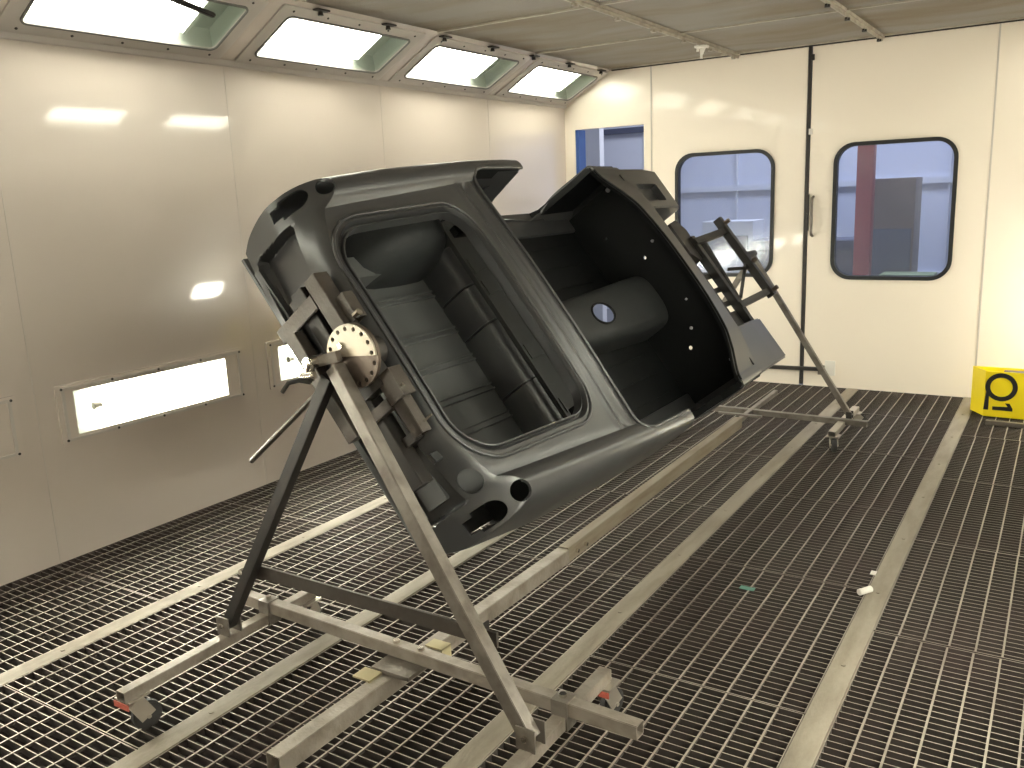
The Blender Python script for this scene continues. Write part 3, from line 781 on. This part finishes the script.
# tail fittings: bumper brackets plates and lower lip
bm = bmesh.new(); sweep(bm, [(2.022, v, -.288 - .022*v/.5) for v in [-.50+.05*k for k in range(21)]], [(-.010, -.014), (.010, -.014), (.010, .014), (-.010, .014)]); fin('rear_lower_lip', bm, M['body'], car, smooth=40)
for s in (-1,):
    bm = bmesh.new(); prism(bm, rrect(-.045, .045, -.05, .045, .006, 3), lambda a, b, t: (t, s*.440 + a, -.20 + b), 2.045, 2.06); fin('bumper_bracket', bm, M['bodylit'], car, smooth=40)
bm = bmesh.new(); sweep(bm, [(2.032, -.515, -.295), (2.034, -.527, -.27), (2.038, -.532, -.24), (2.045, -.531, -.20)], circ(.005, 8)); fin('corner_highlight', bm, M['castermetal'], car, smooth=60)  # bright bead standing in for the highlight along the tail's lower curve

# ------------------------------------------------------------------ rotating stand, near end
def W(u, v, w_): return CM @ Vector((u, v, w_))
st = thing('rotisserie_stand', 'raw steel A-frame stand on casters holding the tail end of the car shell', 'stand', (-1.69, 1.9, 0), 'stands carrying the car shell')
def P(o, name, m, bm, smooth=40):
    """add a world-space mesh as a part of the thing o"""
    mw = o.matrix_world if False else Matrix.Translation(o.location)
    bmesh.ops.transform(bm, matrix=mw.inverted(), verts=bm.verts)
    return fin(name, bm, m, o, smooth=smooth)
def caster(o, x, y, z, ang, redmark=False):
    """swivel caster: plate at height z, wheel on the floor"""
    c, s = math.cos(ang), math.sin(ang); r = min(.046, (z-.02)/2+.004)
    cx, cy = x + .034*c, y + .034*s
    bm = bmesh.new(); box(bm, (x-.038, y-.038, z-.006), (x+.038, y+.038, z), .002); cyl(bm, (x, y, z-.006), (x, y, z-.022), .026, .022, n=16)
    sx, sy = -s, c
    for k in (-1, 1):
        a = Vector((x + sx*k*.020, y + sy*k*.020, z-.018)); b = Vector((cx + sx*k*.022, cy + sy*k*.022, r))
        beam(bm, a, b, .052, .004, upv=Vector((sx, sy, 0)), bev=0)
    cyl(bm, (cx - sx*.026, cy - sy*.026, r), (cx + sx*.026, cy + sy*.026, r), .007, n=10)
    cp = P(o, 'caster', M['castermetal'], bm)
    bm = bmesh.new(); cyl(bm, (cx - sx*.014, cy - sy*.014, r), (cx + sx*.014, cy + sy*.014, r), r, n=28, bev=.005)
    bmesh.ops.transform(bm, matrix=Matrix.Translation(o.location).inverted(), verts=bm.verts)
    wl_ = fin('wheel', bm, M['tyre'], cp, smooth=40)
    if redmark:
        bm = bmesh.new(); box(bm, (x-.036, y-.042, z-.026), (x+.036, y-.0385, z-.007)); bmesh.ops.transform(bm, matrix=Matrix.Translation(o.location).inverted(), verts=bm.verts)
        fin('brake_tab', bm, M['red'], cp)
XLf, XRf = -2.36, -1.115
zt = .165
bm = bmesh.new(); beam(bm, (XLf, 1.375, zt-.02), (XLf, 2.19, zt-.02), .042, .036, wall=.003); P(st, 'foot', M['steelbase'], bm)
bm = bmesh.new(); beam(bm, (XRf, 1.30, zt-.02), (XRf, 2.20, zt-.02), .042, .04, wall=.003); P(st, 'foot', M['steelbase'], bm)
for x, y, a, rm in ((XLf-.01, 1.42, R_(75), True), (XLf, 2.165, R_(110), False), (XRf+.005, 2.18, R_(75), True), (XRf, 1.36, R_(-60), False)):
    caster(st, x, y, .127, a, rm)
bm = bmesh.new(); beam(bm, (-2.50, 1.985, zt+.022), (-.875, 1.925, zt+.022), .042, .042, wall=.003); P(st, 'cross_bar', M['steelbase'], bm)
for x, y in ((-2.36, 1.98), (-1.115, 1.934)):
    bm = bmesh.new(); box(bm, (x-.026, y-.028, zt-.044), (x+.026, y+.028, zt+.046), .002); P(st, 'clamp_bracket', M['steel'], bm)
    bm = bmesh.new(); cyl(bm, (x, y, zt+.044), (x, y, zt+.056), .011, n=6); P(st, 'bolt', M['chrome'], bm)
apx, apz = -1.815, 1.13
bm = bmesh.new(); beam(bm, (XLf, 1.80, zt+.03), (apx-.010, 1.845, apz-.03), .038, .038, upv=Vector((0, 1, 0))); P(st, 'leg', M['steeldark'], bm)
bm = bmesh.new(); beam(bm, (XRf, 1.755, zt+.02), (apx+.015, 1.845, apz), .044, .044, upv=Vector((0, 1, 0)), wall=.003); P(st, 'leg', M['steel'], bm)
for x, y in ((XLf, 1.80), (XRf, 1.755)):
    for k in (-1, 1):
        bm = bmesh.new(); box(bm, (x-.03, y+k*.026-.003, zt-.002), (x+.03, y+k*.026+.003, zt+.065), .001); P(st, 'leg_lug', M['steel'], bm)
    bm = bmesh.new(); cyl(bm, (x, y-.036, zt+.035), (x, y+.036, zt+.035), .009, n=8); P(st, 'lug_bolt', M['chrome'], bm)
# brace between the legs
def legx(z, s):
    b = XLf if s < 0 else XRf; t = (z-zt-.02)/(apz-zt-.02); return lerp(b, apx, t)
bm = bmesh.new(); beam(bm, (legx(.41, -1)-.03, 1.835, .405), (legx(.41, 1)+.03, 1.82, .405), .010, .046, bev=.001); P(st, 'brace', M['steelmid'], bm)
bm = bmesh.new(); cyl(bm, (legx(.41, -1)-.03, 1.79, .410), (legx(.41, -1)-.03, 1.86, .410), .010, n=8); P(st, 'brace_bolt', M['chrome'], bm)
bm = bmesh.new(); beam(bm, (legx(.41, 1)-.03, 1.85, .34), (legx(.41, 1)-.03, 1.85, .43), .035, .006); P(st, 'brace_plate', M['steeldark'], bm)
# hub: indexing disc, half plate, shaft
hub = Vector((AX-.014, 0, AZ-.012))
bm = bmesh.new(); n = 40
cyl(bm, hub + Vector((0, 1.872, 0)), hub + Vector((0, 1.884, 0)), .097, n=48, bev=.001); ds = P(st, 'index_disc', M['plate2'], bm)
cs = []
for k in range(16):
    a = 2*PI*(k+.5)/16; b = bmesh.new()
    q = hub + Vector((math.cos(a)*.082, 1.85, math.sin(a)*.082)) - st.location; cyl(b, q, q + Vector((0, .06, 0)), .007, n=10); cs.append(b)
cut(ds, cs, smooth=30)
bm = bmesh.new(); pl = [(.0955*math.cos(a), .0955*math.sin(a)) for a in [PI*k/24 + .10 for k in range(25)]]
prism(bm, pl, lambda a, b, t: (hub.x + a, t, hub.z + b), 1.864, 1.8715); hp = P(st, 'half_plate', M['plate'], bm)
cs = []
for k in range(16):
    a = 2*PI*(k+.5)/16; b = bmesh.new()
    q = hub + Vector((math.cos(a)*.082, 1.84, math.sin(a)*.082)) - st.location; cyl(b, q, q + Vector((0, .06, 0)), .007, n=10); cs.append(b)
cut(hp, cs, smooth=30)
bm = bmesh.new(); cyl(bm, hub + Vector((-.035, 1.855, .03)), hub + Vector((-.035, 1.866, .03)), .010, n=6); P(st, 'plate_bolt', M['chrome'], bm)
bm = bmesh.new(); cyl(bm, hub + Vector((0, 1.884, 0)), hub + Vector((0, 1.975, 0)), .045, n=28); P(st, 'hub_shaft', M['steeldark'], bm)
# locking arm and handle
bm = bmesh.new(); beam(bm, (apx-.045, 1.835, 1.145), (hub.x-.03, 1.845, 1.165), .026, .032, bev=.003); P(st, 'lock_arm', M['steel'], bm)
bm = bmesh.new(); cyl(bm, (-1.862, 1.79, 1.145), (-1.862, 1.87, 1.145), .020, n=16, bev=.004); cyl(bm, (-1.855, 1.80, 1.15), (-1.870, 1.80, 1.09), .016, n=14, bev=.004); cyl(bm, (-1.885, 1.79, 1.105), (-1.83, 1.79, 1.115), .013, n=14, bev=.004)
P(st, 'lock_clamp', M['chrome'], bm)
bm = bmesh.new(); sweep(bm, [(-1.85, 1.79, 1.092), (-1.88, 1.775, 1.098), (-1.915, 1.765, 1.090), (-1.935, 1.755, 1.062)], circ(.007, 10)); P(st, 'clamp_lever', M['steeldark'], bm)
bm = bmesh.new(); cyl(bm, (-1.90, 1.875, 1.045), (-2.275, 1.90, .765), .009, n=12); P(st, 'turning_bar', M['steelmid'], bm)

# frame bolted to the tail of the car
bmA = bmesh.new()
mb = thing('mounting_frame', 'brown steel mounting frame bolted between hub disc and car tail', 'mounting frame', mw=CM)
def Q(name, m, bm, smooth=40): return fin(name, bm, m, mb, smooth=smooth)
bm = bmesh.new(); beam(bm, (1.94, .29, -.040), (1.94, .06, -.040), .06, .055, upv=(0, 0, 1), wall=.005); Q('channel', M['steelmid'], bm)
bm = bmesh.new(); beam(bm, (1.955, .19, .0), (1.955, .10, .0), .045, .05, upv=(0, 0, 1), wall=.004); Q('channel', M['steelmid'], bm)
bm = bmesh.new(); beam(bm, (1.925, .06, -.05), (1.925, -.12, -.05), .06, .10, upv=(0, 0, 1)); Q('back_plate', M['steeldark'], bm)
bm = bmesh.new(); prism(bm, [(1.90, .045), (1.955, .045), (1.955, .038), (1.907, .038), (1.907, -.02), (1.90, -.02)], UWs, -.09, -.185); Q('angle_piece', M['steelmid'], bm)
bm = bmesh.new(); beam(bm, (1.94, -.12, -.005), (1.94, -.30, -.01), .045, .045, upv=(0, 0, 1), wall=.004); Q('channel', M['steelmid'], bm)
bm = bmesh.new(); beam(bm, (1.955, .30, -.13), (1.955, -.42, -.13), .055, .055, upv=(0, 0, 1)); Q('lower_rail', M['steeldark'], bm)
bm = bmesh.new(); beam(bm, (1.915, .225, -.07), (1.915, .225, -.27), .012, .050, upv=(0, 1, 0)); Q('strut', M['steelmid'], bm)
bm = bmesh.new(); beam(bm, (1.90, .19, -.205), (1.90, -.19, -.205), .04, .05, upv=(0, 0, 1)); Q('angle_rail', M['steelmid'], bm)
bm = bmesh.new(); beam(bm, (1.93, -.17, -.03), (1.93, -.17, -.22), .04, .035, upv=(0, 1, 0)); Q('strut', M['steelmid'], bm)
for q, h, r in (((1.91, -.155, .015), .04, .005), ((1.93, .105, .02), .025, .012), ((1.95, -.27, .01), .04, .004)):
    bm = bmesh.new(); cyl(bm, q, (q[0], q[1], q[2]+h), r, n=8); Q('bolt', M['chrome'], bm)
for v in (.27, -.30):
    bm = bmesh.new(); box(bm, (1.95, v, -.20), (2.03, v+.03, -.05)); Q('tail_lug', M['steeldark'], bm)

# spine beam on the floor with joint sleeve
sp = thing('spine_beam', 'long square steel beam joining both stands along the grating under the car', 'beam', (-1.71, 3.4, 0))
z1 = .118
bm = bmesh.new(); beam(bm, (-1.72, 1.40, z1), (-1.70, 2.99, z1), .055, .06, wall=.004); P(sp, 'near_tube', M['steelbase'], bm)
bm = bmesh.new(); beam(bm, (-1.70, 2.99, z1+.002), (-1.72, 5.35, z1+.002), .048, .068, wall=.004); P(sp, 'far_tube', M['beamwood'], bm)
bm = bmesh.new(); beam(bm, (-1.72, 5.35, z1+.01), (-1.735, 6.25, z1+.01), .03, .03); P(sp, 'inner_tube', M['steel'], bm)
for y in (3.06, 3.14):
    bm = bmesh.new(); cyl(bm, (-1.678, y, z1), (-1.664, y, z1), .009, n=6); P(sp, 'bolt', M['chrome'], bm)
bm = bmesh.new(); beam(bm, (-1.86, 5.38, z1+.046), (-1.58, 5.38, z1+.046), .03, .012); P(sp, 'end_plate', M['steel'], bm)
bm = bmesh.new(); box(bm, (-1.77, 1.86, .150), (-1.62, 2.02, .164), .003); P(sp, 'saddle_plate', M['steel'], bm)
for x in (-1.74, -1.64):
    bm = bmesh.new(); cyl(bm, (x, 1.954, .204), (x, 1.954, .218), .012, n=6); P(sp, 'saddle_bolt', M['chrome'], bm)
for y0, y1, x, lb in ((1.80, 1.86, -1.76, 'scrap of tan card wedged on the near side of the beam saddle'), (2.06, 2.11, -1.675, 'scrap of tan card wedged on the far side of the beam saddle')):
    bm = bmesh.new(); box(bm, (x-.035, y0, .150), (x+.035, y1, .156), .001); box(bm, (x+.030, y0, .11), (x+.035, y1, .155)); tag(fin('card_scrap', bm, M['tan'], smooth=40), lb, 'card', 'card scraps at the beam saddle')

# ------------------------------------------------------------------ far stand
fs = thing('rotisserie_stand', 'raw steel stand on casters holding the front end of the car shell near the doors', 'stand', (-1.72, 5.6, 0), 'stands carrying the car shell')
bm = bmesh.new(); beam(bm, (-2.45, 5.66, .125), (-.985, 5.60, .125), .042, .035, wall=.003); P(fs, 'cross_bar', M['steel'], bm)
for x in (-2.32, -1.135):
    bm = bmesh.new(); beam(bm, (x, 5.32, .112), (x, 6.02, .112), .045, .035, wall=.003); P(fs, 'foot', M['castermetal'], bm)
    caster(fs, x, 5.37, .094, R_(-70)); caster(fs, x, 5.99, .094, R_(40))
bm = bmesh.new(); beam(bm, (-1.10, 5.66, .15), (AX, 5.64, 1.16), .034, .034, upv=Vector((0, 1, 0))); P(fs, 'leg', M['steel'], bm)
bm = bmesh.new(); beam(bm, (-2.36, 5.68, .15), (AX, 5.66, 1.16), .034, .034, upv=Vector((0, 1, 0))); P(fs, 'leg', M['steel'], bm)
for k in (-1, 1):
    bm = bmesh.new(); box(bm, (-1.12, 5.66+k*.022-.003, .135), (-1.085, 5.66+k*.022+.003, .18)); P(fs, 'leg_lug', M['steeldark'], bm)
bm = bmesh.new(); cyl(bm, (AX, 5.50, AZ), (AX, 5.68, AZ), .022, n=20); P(fs, 'hub_shaft', M['blacksteel'], bm)
# frame bolted to the front of the car
mf = thing('mounting_frame', 'dark steel ladder frame bolted to the front of the car shell', 'mounting frame', mw=CM)
def Q2(name, m, bm, smooth=40): return fin(name, bm, m, mf, smooth=smooth)
bm = bmesh.new(); beam(bm, (5.48, .29, -.005), (5.48, -.31, -.005), .05, .05, upv=(0, 0, 1)); Q2('outer_rail', M['blacksteel'], bm)
bm = bmesh.new(); beam(bm, (5.12, .24, -.10), (5.12, -.42, -.10), .05, .05, upv=(0, 0, 1)); Q2('inner_rail', M['blacksteel'], bm)
bm = bmesh.new(); beam(bm, (5.28, .21, -.10), (5.28, -.42, -.15), .035, .035, upv=(0, 0, 1)); Q2('middle_rail', M['blacksteel'], bm)
for v in (.20, -.27):
    bm = bmesh.new(); beam(bm, (5.10, v, -.09), (5.50, v, -.01), .045, .04, upv=(0, 1, 0)); Q2('cross_member', M['blacksteel'], bm)
bm = bmesh.new(); beam(bm, (5.46, -.05, -.02), (5.30, -.22, -.12), .014, .02); Q2('diagonal', M['blacksteel'], bm)
bm = bmesh.new(); beam(bm, (5.46, -.08, -.02), (5.36, -.02, -.10), .014, .02); Q2('diagonal', M['blacksteel'], bm)
bm = bmesh.new(); prism(bm, [(4.98, .36), (5.10, .38), (5.16, .30), (5.14, .10), (5.06, .08), (4.98, .14)], UW, -.20, -.10); Q2('gusset_plate', M['blacksteel'], bm)
bm = bmesh.new(); prism(bm, [(4.90, -.28), (5.22, -.28), (5.24, -.46), (4.92, -.46)], UW, -.20, -.12); Q2('gusset_plate', M['blacksteel'], bm)
bm = bmesh.new(); beam(bm, (4.98, .20, -.14), (4.98, -.36, -.14), .028, .05, upv=(0, 0, 1)); Q2('inner_bar', M['blacksteel'], bm)
for v in (-.02, -.12, -.22):
    bm = bmesh.new(); beam(bm, (4.96, v, -.14), (5.28, v, -.13), .022, .03, upv=(0, 1, 0)); Q2('rung', M['blacksteel'], bm)
for v in (.24, -.06, -.28):
    bm = bmesh.new(); cyl(bm, (5.48, v, .018), (5.48, v, .055), .014, n=8); Q2('bolt', M['plate2'], bm)

# ------------------------------------------------------------------ small things
# yellow box with black marking, right
yb = thing('yellow_box', 'bright yellow open box with a black sideways number standing by the end wall', 'box', (-.415, 6.58, 0))
x0, x1, z0, z1 = -.0, .76, .005, .316
sk = lambda a, z, t: (a, t + a*.03, z)
bm = bmesh.new()
Bt = [(-.09, .15), (0, 0), (x1, -.03), (x1+.03, .15)]
def wallq(p, q): quad(bm, [(p[0], p[1], z0), (q[0], q[1], z0), (q[0], q[1], z1), (p[0], p[1], z1)])
for i in range(4): wallq(Bt[i], Bt[(i+1) % 4])
quad(bm, [(*p, z0+.002) for p in Bt])
bb = fin('box_body', bm, M['yellow'], yb, recalc=False); so = bb.modifiers.new('s', 'SOLIDIFY'); so.thickness = .008; so.offset = 0
# marking: a letter with a round bowl and a figure 1 lying on its side
def face(a, z, t): return (a, -.0052 - t - .0417*a, z)
cx, cz = .095, .212
outer = [(cx + .096*math.cos(2*PI*k/36), cz + .096*math.sin(2*PI*k/36)) for k in range(36)]
inner = [(cx + .066*math.cos(2*PI*k/36), cz + .066*math.sin(2*PI*k/36)) for k in range(36)]
bm = bmesh.new(); ring_plate(bm, outer, inner, face, 0, .0015)
prism(bm, [(-.004, .050), (.026, .050), (.026, .19), (.030, .230), (.010, .212)], face, .0001, .0017)
prism(bm, [(.050, .052), (.170, .052), (.170, .070), (.150, .104), (.124, .104), (.140, .080), (.050, .076)], face, .0001, .0017)
fin('black_marking', bm, M['black'], yb)
bm = bmesh.new(); box(bm, (.10, .03, .26), (.40, .10, .312), .006)
bx = fin('folded_cloth', bm, M['brownpaint'], yb, smooth=40)
bm = bmesh.new(); box(bm, (.02, .04, 0), (.62, .12, z0+.004)); fin('base_rail', bm, M['rubber'], yb)
bm = bmesh.new(); beam(bm, (-.385, 6.36, .016), (.30, 6.33, .016), .035, .028, wall=.003)
tag(fin('metal_bar', bm, M['steel'], smooth=40), 'grey metal bar lying on the grating in front of the yellow box', 'bar')
# paper tube and tape on the grating
bm = bmesh.new(); cyl(bm, (-.60, 3.40, .017), (-.565, 3.455, .017), .013, n=14, bev=.002)
tag(fin('paper_roll', bm, M['white'], smooth=50), 'small white paper roll on the floor channel nearest the right', 'paper roll')
bm = bmesh.new(); box(bm, (-.60, 3.62, .0035), (-.578, 3.66, .006)); tag(fin('paper_scrap', bm, M['white']), 'tiny white paper scrap on the edge of the floor channel', 'paper scrap')
bm = bmesh.new(); box(bm, (-1.035, 3.255, .0005), (-.975, 3.285, .002)); tag(fin('tape_scrap', bm, M['teal']), 'small teal tape scrap lying on the grating right of centre', 'tape')
# tape tied on a ceiling bar
bm = bmesh.new()
for k, (dx, ln) in enumerate(((-.022, .04), (-.006, .085), (.012, .06), (.026, .045))):
    a = Vector((-2.33+dx, 6.30 + .01*k, ZC-.03)); b = a + Vector((random.uniform(-.02, .02), random.uniform(-.02, .02), -ln)); beam(bm, a, b, .018, .004, bev=0)
box(bm, (-2.375, 6.27, ZC-.045), (-2.285, 6.34, ZC-.028), .006)
tag(fin('paper_tie', bm, M['white'], smooth=40), 'crumpled white masking tape tied round a ceiling bar above the left door', 'tape')
